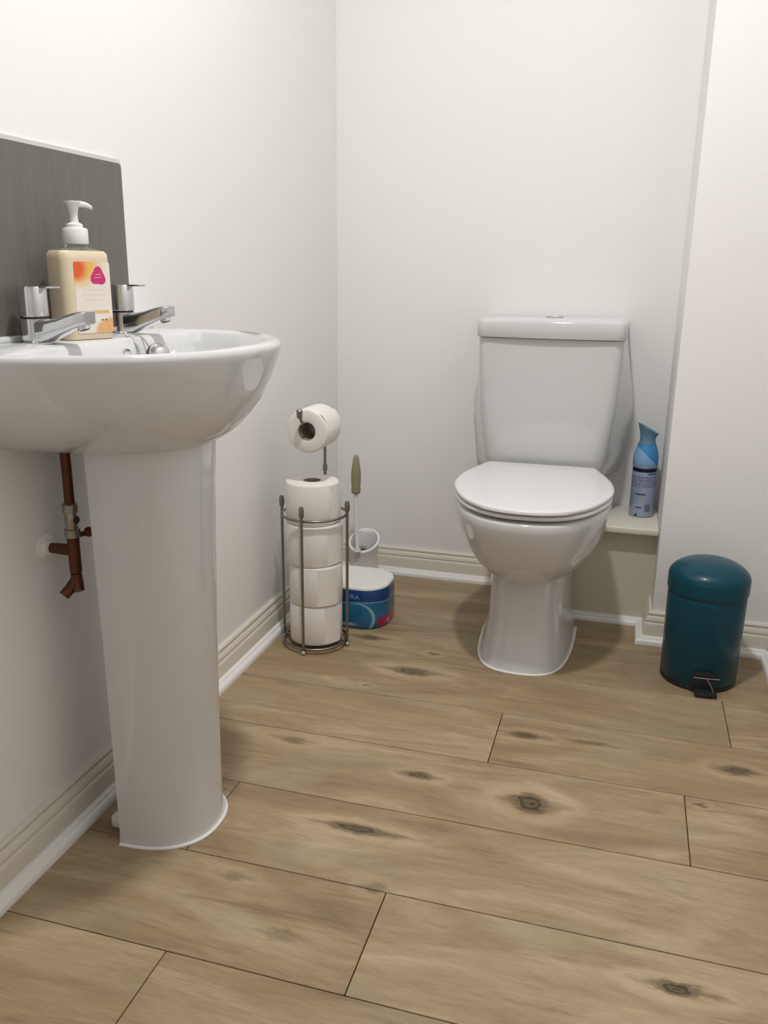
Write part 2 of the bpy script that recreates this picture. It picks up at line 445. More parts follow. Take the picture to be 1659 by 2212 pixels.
# pan bowl
bowl = []
for (z, hw, yf, yb) in ((.2015, .012, 1.93, 1.99), (.204, .045, 1.880, 2.06), (.210, .075, 1.845, 2.10), (.222, .100, 1.812, 2.12), (.240, .122, 1.782, 2.14), (.262, .139, 1.757, 2.15), (.290, .1545, 1.733, 2.16),
                        (.320, .1665, 1.714, 2.165), (.350, .175, 1.700, 2.17), (.375, .1805, 1.692, 2.17), (.390, .1815, 1.690, 2.17), (.3955, .179, 1.6925, 2.168), (.398, .173, 1.699, 2.165)):
    bowl.append(at(sc_out(OUT, hw / .1835, yf, yb), z))
obj('bowl', loft(bowl), cer_m, tl, 60)
# rear platform that carries the cistern
pr_ = []
for (z, hx, y0, y1) in ((.279, .085, 2.09, 2.30), (.30, .10, 2.09, 2.37), (.34, .135, 2.08, 2.383), (.378, .150, 2.08, 2.386), (.384, .147, 2.082, 2.384)):
    pr_.append([(x, y, z) for x, y in rrect(hx, (y1 - y0) / 2, .03, 0, (y0 + y1) / 2)])
obj('rear_platform', loft(pr_), cer_m, tl, 60)
# pedestal
FT = [(0, 1.803), (.035, 1.807), (.065, 1.820), (.088, 1.850), (.102, 1.895), (.110, 1.955), (.114, 2.02), (.1145, 2.08)]
PED = half(FT, [(.113, 2.13), (.109, 2.165), (.10, 2.176), (.05, 2.178)])
ped = []
for (z, s, yf) in ((0.0, 1.0, 1.803), (.012, .985, 1.806), (.03, .95, 1.814), (.055, .90, 1.826), (.085, .865, 1.836), (.12, .845, 1.842), (.17, .84, 1.846), (.22, .86, 1.85), (.26, .90, 1.85)):
    ped.append(at(sc_out(PED, s, yf, 2.178 if z < .25 else 2.16, 1.803, 2.178), z))
obj('pedestal', loft(ped), cer_m, tl, 60)
hh = catmull(FT + [(.114, 2.12)], 5)
line = [(-x, y) for x, y in reversed(hh)] + hh[1:]
sb = obj('silicone_bead', tube([(x * 1.012, y - .0015, .0015) for x, y in line], .0032, 8), caulk_m, tl, 60); sb['label'] = 'white silicone line around the foot'
# seat, lid
bm = loft([at(sc_out(OUT, .985, 1.694, 2.14), .4055), at(sc_out(OUT, .99, 1.691, 2.14), .4075), at(sc_out(OUT, .99, 1.691, 2.14), .4125), at(sc_out(OUT, .975, 1.696, 2.14), .4150)])
seat_o = obj('seat', bm, seat_m, tl, 60)
bm = loft([at(sc_out(OUT, .985, 1.693, 2.155), .4170), at(sc_out(OUT, 1.0, 1.688, 2.16), .4195), at(sc_out(OUT, 1.0, 1.688, 2.16), .4250), at(sc_out(OUT, .99, 1.6915, 2.157), .4275), at(sc_out(OUT, .95, 1.703, 2.147), .4288), at(sc_out(OUT, .5, 1.85, 2.08), .4300)])
lid_o = obj('lid', bm, seat_m, tl, 60)
for o in (seat_o, lid_o):                      # seat sits very slightly askew on its hinges
    o.rotation_euler.z = math.radians(1.3)
    pv = Vector((0, 2.12, 0)); o.location = pv - Matrix.Rotation(math.radians(1.3), 3, 'Z') @ pv + Vector((-.004, 0, 0))
for sx in (-1, 1):
    obj('buffer', lathe([(.006, .3975), (.006, .406)], 12, cx=sx * .10, cy=1.76), seat_m, tl)
    h_ = lathe([(.013, .384), (.013, .40), (.010, .408)], 20, cx=sx * .072, cy=2.125)
    obj('hinge', h_, chrome_m, tl)
# cistern (front narrower than back, sides splay out to a shoulder then back in)
def cring(z, hf, hr, yf, bow=.004):
    fy = yf; yb = 2.393; pts = []
    r = .030
    # back edge, right side, front (bowed), left side
    pts += [(hr - .004, yb), (hr, yb - .004)]
    a = Vector((hr, yb - .03)); b = Vector((hf, fy)); d = (b - a).normalized()
    pts += [(hr, yb - .03)]
    p1 = b - d * r; p2 = b + Vector((-1, 0)) * r
    for i in range(7):
        t = i / 6
        q = p1 * (1 - t) ** 2 + b * 2 * t * (1 - t) + p2 * t * t
        pts.append((q.x, q.y))
    m = len(pts)
    mid = []
    for i in range(1, 8):
        x = p2.x * (1 - 2 * i / 8.0); mid.append((x, fy - bow * (1 - (x / p2.x) ** 2)))
    left = [(-x, y) for x, y in reversed(pts)]
    return [(x, y, z) for x, y in pts + mid + left]
cis = [cring(.3845, .132, .196, 2.192), cring(.39, .142, .2, 2.187), cring(.44, .150, .205, 2.184), cring(.50, .158, .212, 2.182), cring(.552, .1655, .2175, 2.181), cring(.60, .171, .212, 2.180), cring(.67, .177, .199, 2.180), cring(.7415, .1815, .187, 2.179)]
cs = obj('cistern', loft(cis), cer_m, tl, 60); cs.location.x = -.006
def lring(z, s, inset): return [(x * (1 - inset / .186), y + inset if y < 2.3 else y - inset * .3, z) for x, y, _ in cring(z, .186, .187, 2.168, .008)]
bm = loft([lring(.7435, 1, .002), lring(.746, 1, 0), lring(.780, 1, .000), lring(.786, 1, .002), lring(.789, 1, .007), lring(.791, 1, .02)])
obj('cistern_lid', bm, cer_m, tl, 60).location.x = -.006
fb = obj('flush_button', lathe([(.024, .7905), (.024, .7930), (.0225, .7936), (.0222, .7930), (.001, .7928)], 32, cy=2.285, cx=-.006), chrome_m, tl); fb['label'] = 'round chrome flush button'

# ------------------------------------------------------------------ wash basin
SY = 1.10
bs = thing('pedestal_basin', 'white ceramic wash basin on a full pedestal against the left wall', 'sink', (XL, SY, 0))
def dring(P, hw, xb, z, n=2.3, NA=56, NB=10):
    pts = []
    for i in range(NA + 1):
        a = PI * i / NA
        cx_, sy_ = math.sin(a), math.cos(a)
        x = xb + (P - xb) * (abs(cx_) ** (2 / n)); y = hw * (abs(sy_) ** (2 / n)) * (1 if sy_ >= 0 else -1)
        pts.append((x, y, z))
    for i in range(1, NB):
        pts.append((xb, -hw + 2 * hw * i / NB, z))
    return pts
outer = [(.645, .15, .06), (.647, .21, .095), (.651, .240, .122), (.660, .263, .150), (.674, .282, .180), (.693, .299, .209), (.714, .313, .234), (.738, .324, .255), (.765, .333, .270), (.782, .339, .276),
         (.790, .341, .279), (.796, .340, .278), (.8, .335, .273)]
rings = [dring(P, hw, .0005, z) for z, P, hw in outer]
rings.append(dring(.312, .250, .095, .7985, 2.5))
rings.append(dring(.306, .244, .100, .794, 2.5))
rings.append(dring(.298, .236, .106, .775, 2.5))
rings.append(dring(.280, .215, .120, .735, 2.4))
rings.append(dring(.250, .170, .140, .70, 2.3))
rings.append(dring(.210, .07, .17, .688, 2.1))
obj('basin', loft(rings), cer_m, bs, 70)
up = box_bm(.0005, .016, -.262, .262, .797, .8085, .005, 3)
obj('rear_upstand', up, cer_m, bs, 60)
pdr = []
for (z, P, hw, xb) in ((0, .236, .095, .108), (.02, .232, .093, .108), (.15, .233, .093, .108), (.35, .237, .094, .108), (.50, .242, .096, .107), (.60, .246, .098, .107), (.665, .250, .100, .107)):
    pdr.append(dring(P, hw, xb, z, 2.4))
obj('pedestal', loft(pdr), cer_m, bs, 60)
pts = [(x * 1.0 + .0015, y * 1.02, .0015) for x, y, z in dring(.236, .095, .108, 0, 2.4)[:57]]
o = obj('silicone_bead', tube(pts, .0034, 8), caulk_m, bs, 60); o['label'] = 'white silicone line around the pedestal foot'
# foot bracket behind the pedestal
obj('wall_bracket', box_bm(.070, .107, -.062, -.044, 0, .022, .004), bead_m, bs, 30)
obj('overflow_ring', tube([(.1035 + .0008, .03 + .010 * math.cos(a * PI / 10), .775 + .008 * math.sin(a * PI / 10)) for a in range(20)], .0018, 8, closed=True), chrome_m, bs)

# splashback
sp = thing('splashback', 'grey brushed splashback panel with pale trim on the wall above the basin', 'splashback', (XL, 0, 0))
def yz_plate(y0, y1, z0, z1, x0, x1, r, m, name, bev=0):
    out = []
    for i in range(9):
        a = PI / 2 * i / 8; out.append((y1 - r + r * math.cos(a), z1 - r + r * math.sin(a)))
    for i in range(9):
        a = PI / 2 + PI / 2 * i / 8; out.append((y0 + r + r * math.cos(a), z1 - r + r * math.sin(a)))
    out += [(y0, z0), (y1, z0)]
    bm = prism(out, x0, x1, bev)
    for v in bm.verts: v.co = Vector((v.co.z, v.co.x, v.co.y))
    return obj(name, bm, m, sp, 40)
yz_plate(.893, 1.305, .799, 1.071, .0003, .006, .008, trim_m, 'edge_trim', .001)
yz_plate(.8955, 1.3025, .801, 1.0650, .0058, .0070, .007, splash_m, 'panel')

# taps
def tap(y, label):
    t = thing('pillar_tap', label, 'tap', (XL + .041, y, .7975))
    obj('body', lathe([(.0225, 0), (.0225, .003), (.0200, .006), (.0196, .034), (.0196, .0350), (.0180, .0358)], 40), chrome_m, t, 35)
    obj('collar', lathe([(.0178, .0355), (.0178, .0378)], 32), dark_m, t, 35)
    obj('handle', lathe([(.0188, .0378), (.0196, .0388), (.0196, .0765), (.0188, .078), (.001, .0783)], 40), chrome_m, t, 35)
    obj('lever', box_bm(.005, .040, -.0085, .0085, .0755, .0785, .0012, 2), chrome_m, t, 35)
    # flat spout rising away from the body
    rs = []
    for (x, zc, hw, hh) in ((.000, .0175, .0165, .0165), (.016, .0180, .0165, .0165), (.028, .0200, .0155, .0145), (.045, .0255, .0145, .0118), (.068, .0335, .0140, .0105), (.082, .0370, .0135, .0098), (.0885, .0378, .0120, .0080)):
        rs.append([(x, a, zc + b) for a, b in rrect(hw, hh, min(hw, hh) * .45)])
    obj('spout', loft(rs), chrome_m, t, 35)
    nz = lathe([(.0085, -.003), (.0085, .012)], 20)
    for v in nz.verts: v.co = Matrix.Rotation(-.3, 3, 'Y') @ v.co + Vector((.078, 0, .0245))
    o = obj('nozzle', nz, chrome_m, t, 35)
    nz = lathe([(.0065, -.0035), (.0065, -.0025)], 20)
    for v in nz.verts: v.co = Matrix.Rotation(-.3, 3, 'Y') @ v.co + Vector((.078, 0, .0245))
    obj('aerator', nz, dark_m, t, 35)
    return t
tap(1.010, 'chrome basin tap nearest the camera, in front of the soap bottle')
tap(1.224, 'chrome basin tap on the far side of the soap bottle, above the plug chain')

# plug with chain
pg = thing('basin_plug', 'chrome basin plug hanging on its ball chain inside the basin', 'plug', (-.701, 1.17, .7725))
pc = lathe([(.012, .0035), (.0165, .0035), (.0175, .0055), (.0150, .0085), (.004, .0105)], 32)
rb = lathe([(.0140, -.009), (.0165, -.008), (.0180, .001), (.0175, .0038), (.01, .0038)], 32)
rot = Matrix.Rotation(math.radians(75), 3, 'Y') @ Matrix.Rotation(math.radians(35), 3, 'X')
for v in list(pc.verts) + list(rb.verts): v.co = rot @ v.co
obj('rubber_stopper', rb, black_m, pg)
obj('disc', pc, chrome_m, pg)
bmc = bmesh.new()
P0 = Vector((-.036 + .003, .03 - .0, .012))
def chain(a, b, c, n):
    for i in range(n + 1):
        t = i / n
        q = Vector(a) * (1 - t) ** 2 + Vector(b) * 2 * t * (1 - t) + Vector(c) * t * t
        ball(q, .0019, bmc)
chain((-.046, .015, .0280), (-.018, .012, .022), (-.016, .004, -.010), 19)
chain((-.046, -.010, .0280), (-.022, -.01, .020), (-.026, -.014, -.010), 18)
obj('ball_chain', bmc, chrome_m, pg)
obj('chain_ring', tube([(-.024 + .008 * math.cos(a * PI / 8), -.018 + .007 * math.sin(a * PI / 8), -.010 + .006 * math.sin(a * PI / 8)) for a in range(16)], .0016, 8, closed=True), chrome_m, pg)

# copper pipework under the basin
cp = thing('copper_supply_pipe', 'copper supply pipe with isolating valve and tee under the basin', 'pipe', (-.782, 1.032, 0))
obj('riser', tube([(0, 0, .50), (0, 0, .565), (0, 0, .62), (-.001, 0, .652)], .0076, 16), copper_m, cp)
v_ = lathe([(.0085, .510), (.0115, .511), (.0115, .523), (.0088, .524), (.0088, .530), (.0095, .532), (.0095, .544), (.0088, .546), (.0088, .549), (.0118, .550), (.0118, .562), (.0085, .564)], 6 * 4)
o = obj('isolating_valve', v_, simple('dull_nickel', (.34, .31, .26), .32, metal=1.0, var=.15, scale=90), cp, 30); o['label'] = 'dull chrome isolating valve'
sc_ = lathe([(.006, 0), (.006, .004), (.004, .006)], 16)
for v in sc_.verts: v.co = Vector((v.co.z + .006, v.co.x, v.co.y + .538)) 
obj('valve_screw', sc_, dark_m, cp)
obj('tee_fitting', tube([(0, 0, .455), (0, 0, .510)], .0092, 16), copper_m, cp)
obj('branch', tube([(-.004, 0, .489), (-.040, 0, .489), (-.0515, 0, .489)], [.0092, .0078, .0078], 16), copper_m, cp)
obj('end_cap', tube([(0, 0, .452), (0, 0, .435), (.004, -.004, .425)], [.0082, .0098, .0092], 16), copper_m, cp)
obj('elbow_stub', tube([(0, 0, .445), (-.006, -.010, .430), (-.012, -.018, .421)], [.0075, .0085, .0085], 14), copper_m, cp)
fl = lathe([(.0205, 0), (.0205, .003), (.013, .006), (.013, .012), (.009, .013)], 32)
for v in fl.verts: v.co = Vector((v.co.z - .0528, v.co.x, v.co.y + .489))
o = obj('wall_flange', fl, bead_m, cp); o['label'] = 'white plastic wall collar'
o = obj('screw_cover', ball((.014, .020, .514), .0078), copper_m, cp)
obj('cover_stem', tube([(.004, .004, .512), (.014, .020, .513)], .004, 8), copper_m, cp)

# soap bottle
soap = thing('soap_dispenser', 'clear pump bottle of cream hand soap with orange and pink label, on the basin', 'soap bottle', (-.781, 1.099, .7985), math.radians(70))
liq = simple('cream_soap_liquid', (0.74, 0.62, 0.44), 0.25, var=.02, coat=.6, scale=20)
sl = []
for (z, hx, hy, r) in ((0, .037, .0215, .012), (.002, .0395, .024, .013), (.03, .0405, .0245, .013), (.113, .0405, .0245, .013), (.121, .0400, .024, .013), (.1255, .037, .021, .012)):
    sl.append([(x, y, z) for x, y in rrect(hx, hy, r)])
# local x = width of the label face, -y = label face normal
obj('liquid', loft(sl), liq, soap, 50)
glassy, nt, p = new_mat('clear_bottle_plastic')
p.inputs['Base Color'].default_value = (.72, .72, .66, 1); p.inputs['Roughness'].default_value = .08; p.inputs['Transmission Weight'].default_value = .85; p.inputs['IOR'].default_value = 1.25
nk = []
for (z, hx, hy, r) in ((.1256, .0365, .0205, .012), (.1275, .028, .018, .012), (.1295, .019, .016, .0155), (.1310, .0155, .0155, .0154), (.137, .0155, .0155, .0154)):
    nk.append([(x, y, z) for x, y in rrect(hx, hy, r)])
obj('shoulder', loft(nk), glassy, soap, 50)

pp = obj('pump', lathe([(.0172, .1345), (.0178, .136), (.0178, .154), (.0165, .1565), (.0115, .1575), (.0115, .1615), (.0095, .1630), (.0062, .1645), (.0055, .173), (.0068, .182), (.0092, .1885), (.0120, .1915), (.0120, .1930), (.001, .1940)], 32), white_pl, soap, 40)
nzr = []
for (x, z, hw, hh) in ((-.002, .1890, .0085, .0045), (.010, .1895, .0075, .0042), (.017, .1888, .006, .0036), (.022, .1872, .005, .0032), (.026, .1850, .0042, .0028)):
    nzr.append([(x, a, z + b) for a, b in rrect(hw, hh, hh * .8)])
obj('nozzle', loft(nzr), white_pl, pp, 50).rotation_euler.z = math.radians(-20)
# printed label: procedural print in the label's own plane
lm, nt, p = new_mat('soap_label_print')
tc = nd(nt, 'ShaderNodeTexCoord'); sx = nd(nt, 'ShaderNodeSeparateXYZ'); nt.links.new(tc.outputs['Object'], sx.inputs[0])
u, v_ = sx.outputs[0], sx.outputs[2]
def blob(cx, cz, rx, rz, soft):
    a = M_(nt, 'DIVIDE', M_(nt, 'SUBTRACT', u, cx), rx); b = M_(nt, 'DIVIDE', M_(nt, 'SUBTRACT', v_, cz), rz)
    d = M_(nt, 'SQRT', M_(nt, 'ADD', M_(nt, 'MULTIPLY', a, a), M_(nt, 'MULTIPLY', b, b)))
    return M_(nt, 'DIVIDE', M_(nt, 'SUBTRACT', 1.0, d), soft, clamp=True)
def rect(x0, x1, z0, z1):
    a = M_(nt, 'MULTIPLY', M_(nt, 'GREATER_THAN', u, x0), M_(nt, 'LESS_THAN', u, x1))
    return M_(nt, 'MULTIPLY', a, M_(nt, 'MULTIPLY', M_(nt, 'GREATER_THAN', v_, z0), M_(nt, 'LESS_THAN', v_, z1)))
c = mix(nt, 0.0, (.84, .79, .72), (.84, .79, .72))
c = mix(nt, blob(-.018, .106, .048, .036, .5), c, (.85, .50, .13))
c = mix(nt, blob(-.022, .101, .022, .021, .5), c, (.78, .12, .03))
c = mix(nt, M_(nt, 'MULTIPLY', blob(.036, .012, .034, .022, .2), 1.0), c, (.80, .45, .20))
c = mix(nt, rect(.002, .030, .0375, .0425), c, (.80, .52, .24))
for (x0, x1, z) in ((-.012, .022, .070), (-.014, .024, .063), (-.010, .020, .056)):
    c = mix(nt, M_(nt, 'MULTIPLY', rect(x0, x1, z, z + .0028), .28), c, (.75, .45, .42))
for x0 in (.016, .022):
    c = mix(nt, rect(x0, x0 + .003, .0275, .0295), c, (.05, .05, .06))
nt.links.new(c, p.inputs['Base Color']); p.inputs['Roughness'].default_value = .35
lb = prism(rrect(.0300, .050, .003), .0, .0003)
for v in lb.verts: v.co = Vector((v.co.x + .0055, -.02452 - v.co.z, v.co.y + .0605))
lbo = obj('label', lb, lm, soap, 0)
pk = simple('pink_print', (.62, .03, .17), .4, var=.3, scale=180)
bl = []
for i in range(28):
    a = 2 * PI * i / 28; r = .0118 * (1 + .16 * math.cos(3 * a + 1.57 + .2))
    bl.append((.015 + r * math.cos(a), r * 1.05 * math.sin(a)))
bp_ = prism(bl, 0, .0002)
for v in bp_.verts: v.co = Vector((v.co.x, -.02485 - v.co.z, v.co.y + .090))
o = obj('emblem', bp_, pk, lbo, 0); o['label'] = 'pink rounded emblem with two pale lines'
for (dz, s) in ((.0022, .0045), (-.002, .006)):
    b2 = box_bm(.015 - s, .015 + s, -.02525, -.0250, .090 + dz, .090 + dz + .0011)
    obj('emblem_line', b2, simple('pale_pink_print', (.85, .40, .55), .4), lbo, 0)

# ------------------------------------------------------------------ toilet roll holder and rolls
RX, RY, RR = -.699, 1.832, .0785
rk = thing('toilet_roll_stand', 'metal wire toilet roll stand by the left wall, holding a stack of rolls', 'stand', (RX, RY, 0))
circ = lambda r, z, n=40: [(r * math.cos(2 * PI * i / n), r * math.sin(2 * PI * i / n), z) for i in range(n)]
obj('base_ring', tube(circ(RR, .013), .0032, 10, closed=True), wire_m, rk)
bm = tube([(-RR, 0, .013), (RR, 0, .013)], .0028, 8); tube([(0, -RR, .013), (0, RR, .013)], .0028, 8, bm)
obj('base_cross', bm, wire_m, rk)
obj('top_ring', tube(circ(RR, .338), .0032, 10, closed=True), wire_m, rk)
for k in range(4):
    a = -PI / 2 + k * PI / 2
    x, y = (RR + .0055) * math.cos(a), (RR + .0055) * math.sin(a)
    top = .372 if k != 2 else .35
    rod = obj('rod', tube([(x, y, .006), (x, y, top)], .0036, 12), wire_m, rk)
    obj('foot', ball((x, y, .0062), .0062), chrome_m, rod)
    if k != 2: obj('finial', lathe([(.0045, .348), (.0062, .352), (.0064, .366), (.0045, .374), (.001, .3755)], 16, cx=x, cy=y), wire_m, rod)
ax, ay = -.002, RR + .0055
obj('pole', tube([(ax, ay, .30), (ax, ay, .45), (ax, ay, .552), (ax, ay - .004, .562), (ax, ay - .014, .5655)], .0036, 12), wire_m, rk)
obj('pole_collar', lathe([(.0055, .425), (.0055, .440)], 16, cx=ax, cy=ay), wire_m, rk)
arm = obj('arm', tube([(ax, ay - .013, .5655), (ax + .003, -.055, .5655), (ax + .003, -.068, .567), (ax + .002, -.074, .573), (ax, -.076, .582)], .0036, 12), wire_m, rk)
obj('arm_finial', tube([(ax, -.076, .580), (ax - .001, -.077, .584), (ax - .001, -.077, .597), (ax - .001, -.077, .601)], [.0045, .0070, .0075, .004], 14), wire_m, arm)

def roll_bm(r, ri, h, ragged=0.0, seed=0):
    rnd = random.Random(seed)
    seg = 48; ph = rnd.random() * 6
    def ring(rr, z, k=1.0):
        return [((rr + k * ragged * math.sin(a_ * 3 + ph) * .5) * math.cos(a_), (rr + k * ragged * math.cos(a_ * 2 + ph) * .5) * math.sin(a_), z) for a_ in [2 * PI * i / seg for i in range(seg)]]
    e = .0035
    rs = [ring(ri, 0.0, 0), ring(ri, h, 0), ring(ri + .003, h + .0005, 0), ring(r - e, h, 1), ring(r - e * .3, h - e * .35, 1), ring(r, h - e, 1), ring(r + .0006, h * .5, 1), ring(r, e, 1), ring(r - e * .3, e * .35), ring(r - e, 0.0, 1)]
    bm = loft(rs + [rs[0]], None, False, False)
    bmesh.ops.remove_doubles(bm, verts=bm.verts[:], dist=1e-6)
    return bm
def make_roll(label, r, ri, h, loc, tip=0.0, seed=0, group=None, rot=None, flap=None):
    t = thing('toilet_roll', label, 'toilet roll', loc, 0, group)
    if rot: t.rotation_euler = rot
    obj('paper', roll_bm(r, ri, h, .0012, seed), paper_m, t, 50)
    cr = lathe([(ri - .0002, .001), (ri - .0002, h - .001), (ri - .0012, h - .001), (ri - .0012, .001), (ri - .0002, .001)], 32, None, 0, 0, False, False)
    obj('core', cr, core_m, t, 50)
    if flap:
        a0, a1, off = flap
        rs = []
        for z in (.004, h - .004):
            rs.append([((r + off * (k / 8.0)) * math.cos(a0 + (a1 - a0) * k / 8), (r + off * (k / 8.0)) * math.sin(a0 + (a1 - a0) * k / 8), z) for k in range(9)])
        inner = [[(x * .985, y * .985, z) for x, y, z in q] for q in rs]
        bm = loft([rs[0] + list(reversed(inner[0])), rs[1] + list(reversed(inner[1]))])
        obj('loose_sheet', bm, paper_m, t, 50)
    return t
lbls = ['white toilet roll at the bottom of the stack in the wire stand',
        'second white toilet roll from the bottom in the wire stand',
        'third white toilet roll from the bottom in the wire stand, under the top one',
        'topmost white toilet roll of the stack, standing proud of the wire ring']
zz = .0165
for i, (dx, dy, r) in enumerate(((.003, -.001, .0645), (.0035, -.002, .0650), (-.001, -.001, .0665), (-.004, -.001, .0635))):
    make_roll(lbls[i], r, .0215, .1005, (RX + dx, RY + dy, zz), 0, i, 'toilet rolls stacked in the stand', flap=[(-.9, -.2, .004), (-1.2, -.35, .003), (-.7, .2, .005), (-.5, .25, .006)][i])
    zz += .1010
make_roll('white toilet roll hanging on the arm of the wire stand', .0500, .0215, .098, (-.6945, 1.877, .5465), 0, 7, None, (PI / 2, 0, 0), flap=(.1, .9, .003))

# toilet roll multipack
pkx, pky = -.6515, 2.019
wrap, nt, p = new_mat('printed_pack_film')
uvn = nd(nt, 'ShaderNodeTexCoord'); sx = nd(nt, 'ShaderNodeSeparateXYZ'); nt.links.new(uvn.outputs['UV'], sx.inputs[0])
u, v_ = sx.outputs[0], sx.outputs[1]
PH = .115
c = mix(nt, 0.0, srgb(10, 96, 140), (0, 0, 0))
oc = nd(nt, 'ShaderNodeSeparateXYZ'); nt.links.new(uvn.outputs['Object'], oc.inputs[0])
ox, oz = oc.outputs[0], oc.outputs[2]
ns = nd(nt, 'ShaderNodeTexNoise'); ns.inputs['Scale'].default_value = 14; nt.links.new(uvn.outputs['Object'], ns.inputs['Vector'])
c = mix(nt, M_(nt, 'MULTIPLY', M_(nt, 'SUBTRACT', ns.outputs['Fac'], .45, clamp=True), 2.5, clamp=True), c, srgb(40, 120, 165))
edge = M_(nt, 'ADD', .072, M_(nt, 'MULTIPLY', M_(nt, 'SINE', M_(nt, 'MULTIPLY', ox, 30.0)), .004))
top = M_(nt, 'GREATER_THAN', oz, edge)
c = mix(nt, top, c, srgb(8, 60, 128))
ln = M_(nt, 'LESS_THAN', M_(nt, 'ABSOLUTE', M_(nt, 'SUBTRACT', oz, edge)), .0011)
c = mix(nt, ln, c, srgb(120, 180, 205))
def blob2(cx, cz, rx, rz, soft, k=1.0):
    a = M_(nt, 'DIVIDE', M_(nt, 'SUBTRACT', ox, cx), rx); b = M_(nt, 'DIVIDE', M_(nt, 'SUBTRACT', oz, cz), rz)
    d = M_(nt, 'SQRT', M_(nt, 'ADD', M_(nt, 'MULTIPLY', a, a), M_(nt, 'MULTIPLY', b, b)))
    return M_(nt, 'MULTIPLY', M_(nt, 'DIVIDE', M_(nt, 'SUBTRACT', 1.0, d), soft, clamp=True), k)
r1 = blob2(.035, .030, .040, .044, .05); r2 = blob2(.031, .030, .037, .041, .05)
c = mix(nt, M_(nt, 'MULTIPLY', M_(nt, 'SUBTRACT', r1, r2, clamp=True), .7), c, srgb(160, 200, 215))
c = mix(nt, blob2(.005, .012, .030, .006, .6, .8), c, srgb(190, 215, 230))
c = mix(nt, blob2(-.036, .014, .022, .026, .25, .9), c, srgb(205, 180, 170))
mg = M_(nt, 'MULTIPLY', M_(nt, 'GREATER_THAN', ox, .080), M_(nt, 'MULTIPLY', M_(nt, 'GREATER_THAN', oz, .004), M_(nt, 'LESS_THAN', oz, M_(nt, 'ADD', .028, M_(nt, 'MULTIPLY', M_(nt, 'SUBTRACT', ox, .080), .25)))))
c = mix(nt, mg, c, srgb(176, 18, 98))
c = mix(nt, M_(nt, 'MULTIPLY', mg, M_(nt, 'GREATER_THAN', ns.outputs['Fac'], .72)), c, srgb(235, 150, 190))
c = mix(nt, M_(nt, 'GREATER_THAN', oz, .1085), c, srgb(228, 228, 220))
nt.links.new(c, p.inputs['Base Color']); p.inputs['Roughness'].default_value = .25; p.inputs['Coat Weight'].default_value = .3
pk_ = thing('toilet_roll_pack', 'shrink-wrapped blue and white pack of toilet rolls behind the stand', 'pack', (pkx, pky, 0))
rs = []
for (z, ins, r) in ((0, .006, .06), (.003, .002, .064), (.02, 0, .066), (.055, -.0008, .066), (.09, 0, .066), (.108, .001, .065), (.1128, .0035, .062), (.1150, .008, .058), (.1158, .018, .05)):
    rs.append([(x, y, z) for x, y in rrect(.0985 - ins, .0845 - ins, r, 0, 0, 10)])
obj('wrapper', loft(rs), wrap, pk_, 60)
whf = simple('white_pack_film', (.84, .83, .79), .35, var=.02, bump=.4, bscale=60)
rs = [[(x, y, z) for x, y in rrect(.0985 - ins, .0845 - ins, r, 0, 0, 10)] for (z, ins, r) in ((.1125, .0026, .0635), (.1152, .0072, .059), (.1164, .016, .05), (.1168, .04, .04))]
obj('wrapper_top', loft(rs), whf, pk_, 60)
mw = Matrix.Translation((.018, -.0856, .084)) @ Matrix.Rotation(PI / 2, 4, 'X')
text_mesh('ERA', .0175, simple('pale_blue_print', srgb(140, 175, 215), .4), 'lettering', pk_, mw, .0002, 1.15)

# toilet brush set
bx, by, br = -.713, 2.283, .0445
hd = thing('brush_holder', 'white plastic toilet brush pot with slanted opening in the back corner', 'brush holder', (bx, by, 0))
def tilt_ring(r, zc, sl, segs=40): return [(r * math.cos(2 * PI * i / segs), r * math.sin(2 * PI * i / segs), zc + sl * r * math.sin(2 * PI * i / segs)) for i in range(segs)]
rs = [tilt_ring(.047, 0, 0), tilt_ring(.0475, .004, 0), tilt_ring(.043, .03, .02), tilt_ring(.041, .07, .2), tilt_ring(.0435, .118, .5), tilt_ring(.0465, .127, .52), tilt_ring(.0465, .1295, .52), tilt_ring(.0400, .130, .52), tilt_ring(.0385, .120, .50), tilt_ring(.0375, .06, .1), tilt_ring(.036, .01, 0)]
obj('pot', loft(rs), white_pl, hd, 60)
tb = thing('toilet_brush', 'toilet brush with olive grip and white stem standing in its pot', 'brush', (bx, by, 0))
# stem leans to the front rim
sb0 = Vector((-.006, -.048, .112)); sb1 = Vector((-.010, -.050, .285)); sb2 = Vector((-.009, -.052, .398))
obj('stem', tube([(-.003, -.018, .035), (-.005, -.026, .07), tuple(sb0), tuple(sb0 + Vector((0, 0, .01))), tuple(sb1)], [.0045, .0045, .0115, .0060, .0060], 14), white_pl, tb)
ds = (sb2 - sb1)
gp = []
for t, r in ((0, .0100), (.02, .0125), (.08, .0135), (.2, .0125), (.35, .0142), (.55, .0140), (.7, .0120), (.85, .0092), (.95, .0078), (1.0, .004)):
    gp.append((tuple(sb1 + ds * t), r))
obj('grip', tube([g[0] for g in gp], [g[1] for g in gp], 16), olive_m, tb)
bb = bmesh.new()
rnd = random.Random(3)
for i in range(900):
    a = rnd.random() * 2 * PI; z = .02 + rnd.random() * .088; r = .029 * (1 - .3 * abs((z - .06) / .045))
    c0 = Vector((-.002, -.010 - (z - .02) * .12, z)); d = Vector((math.cos(a) * r, math.sin(a) * r * .8, rnd.uniform(-.004, .010)))
    e_ = Vector((-math.sin(a), math.cos(a), 0)) * .0011
    v1 = bb.verts.new(c0 - e_); v2 = bb.verts.new(c0 + e_); v3 = bb.verts.new(c0 + d + e_); v4 = bb.verts.new(c0 + d - e_)
    v5 = bb.verts.new(c0 + d + Vector((0, 0, .002)))
    bb.faces.new((v1, v2, v3, v4)); bb.faces.new((v4, v3, v5))
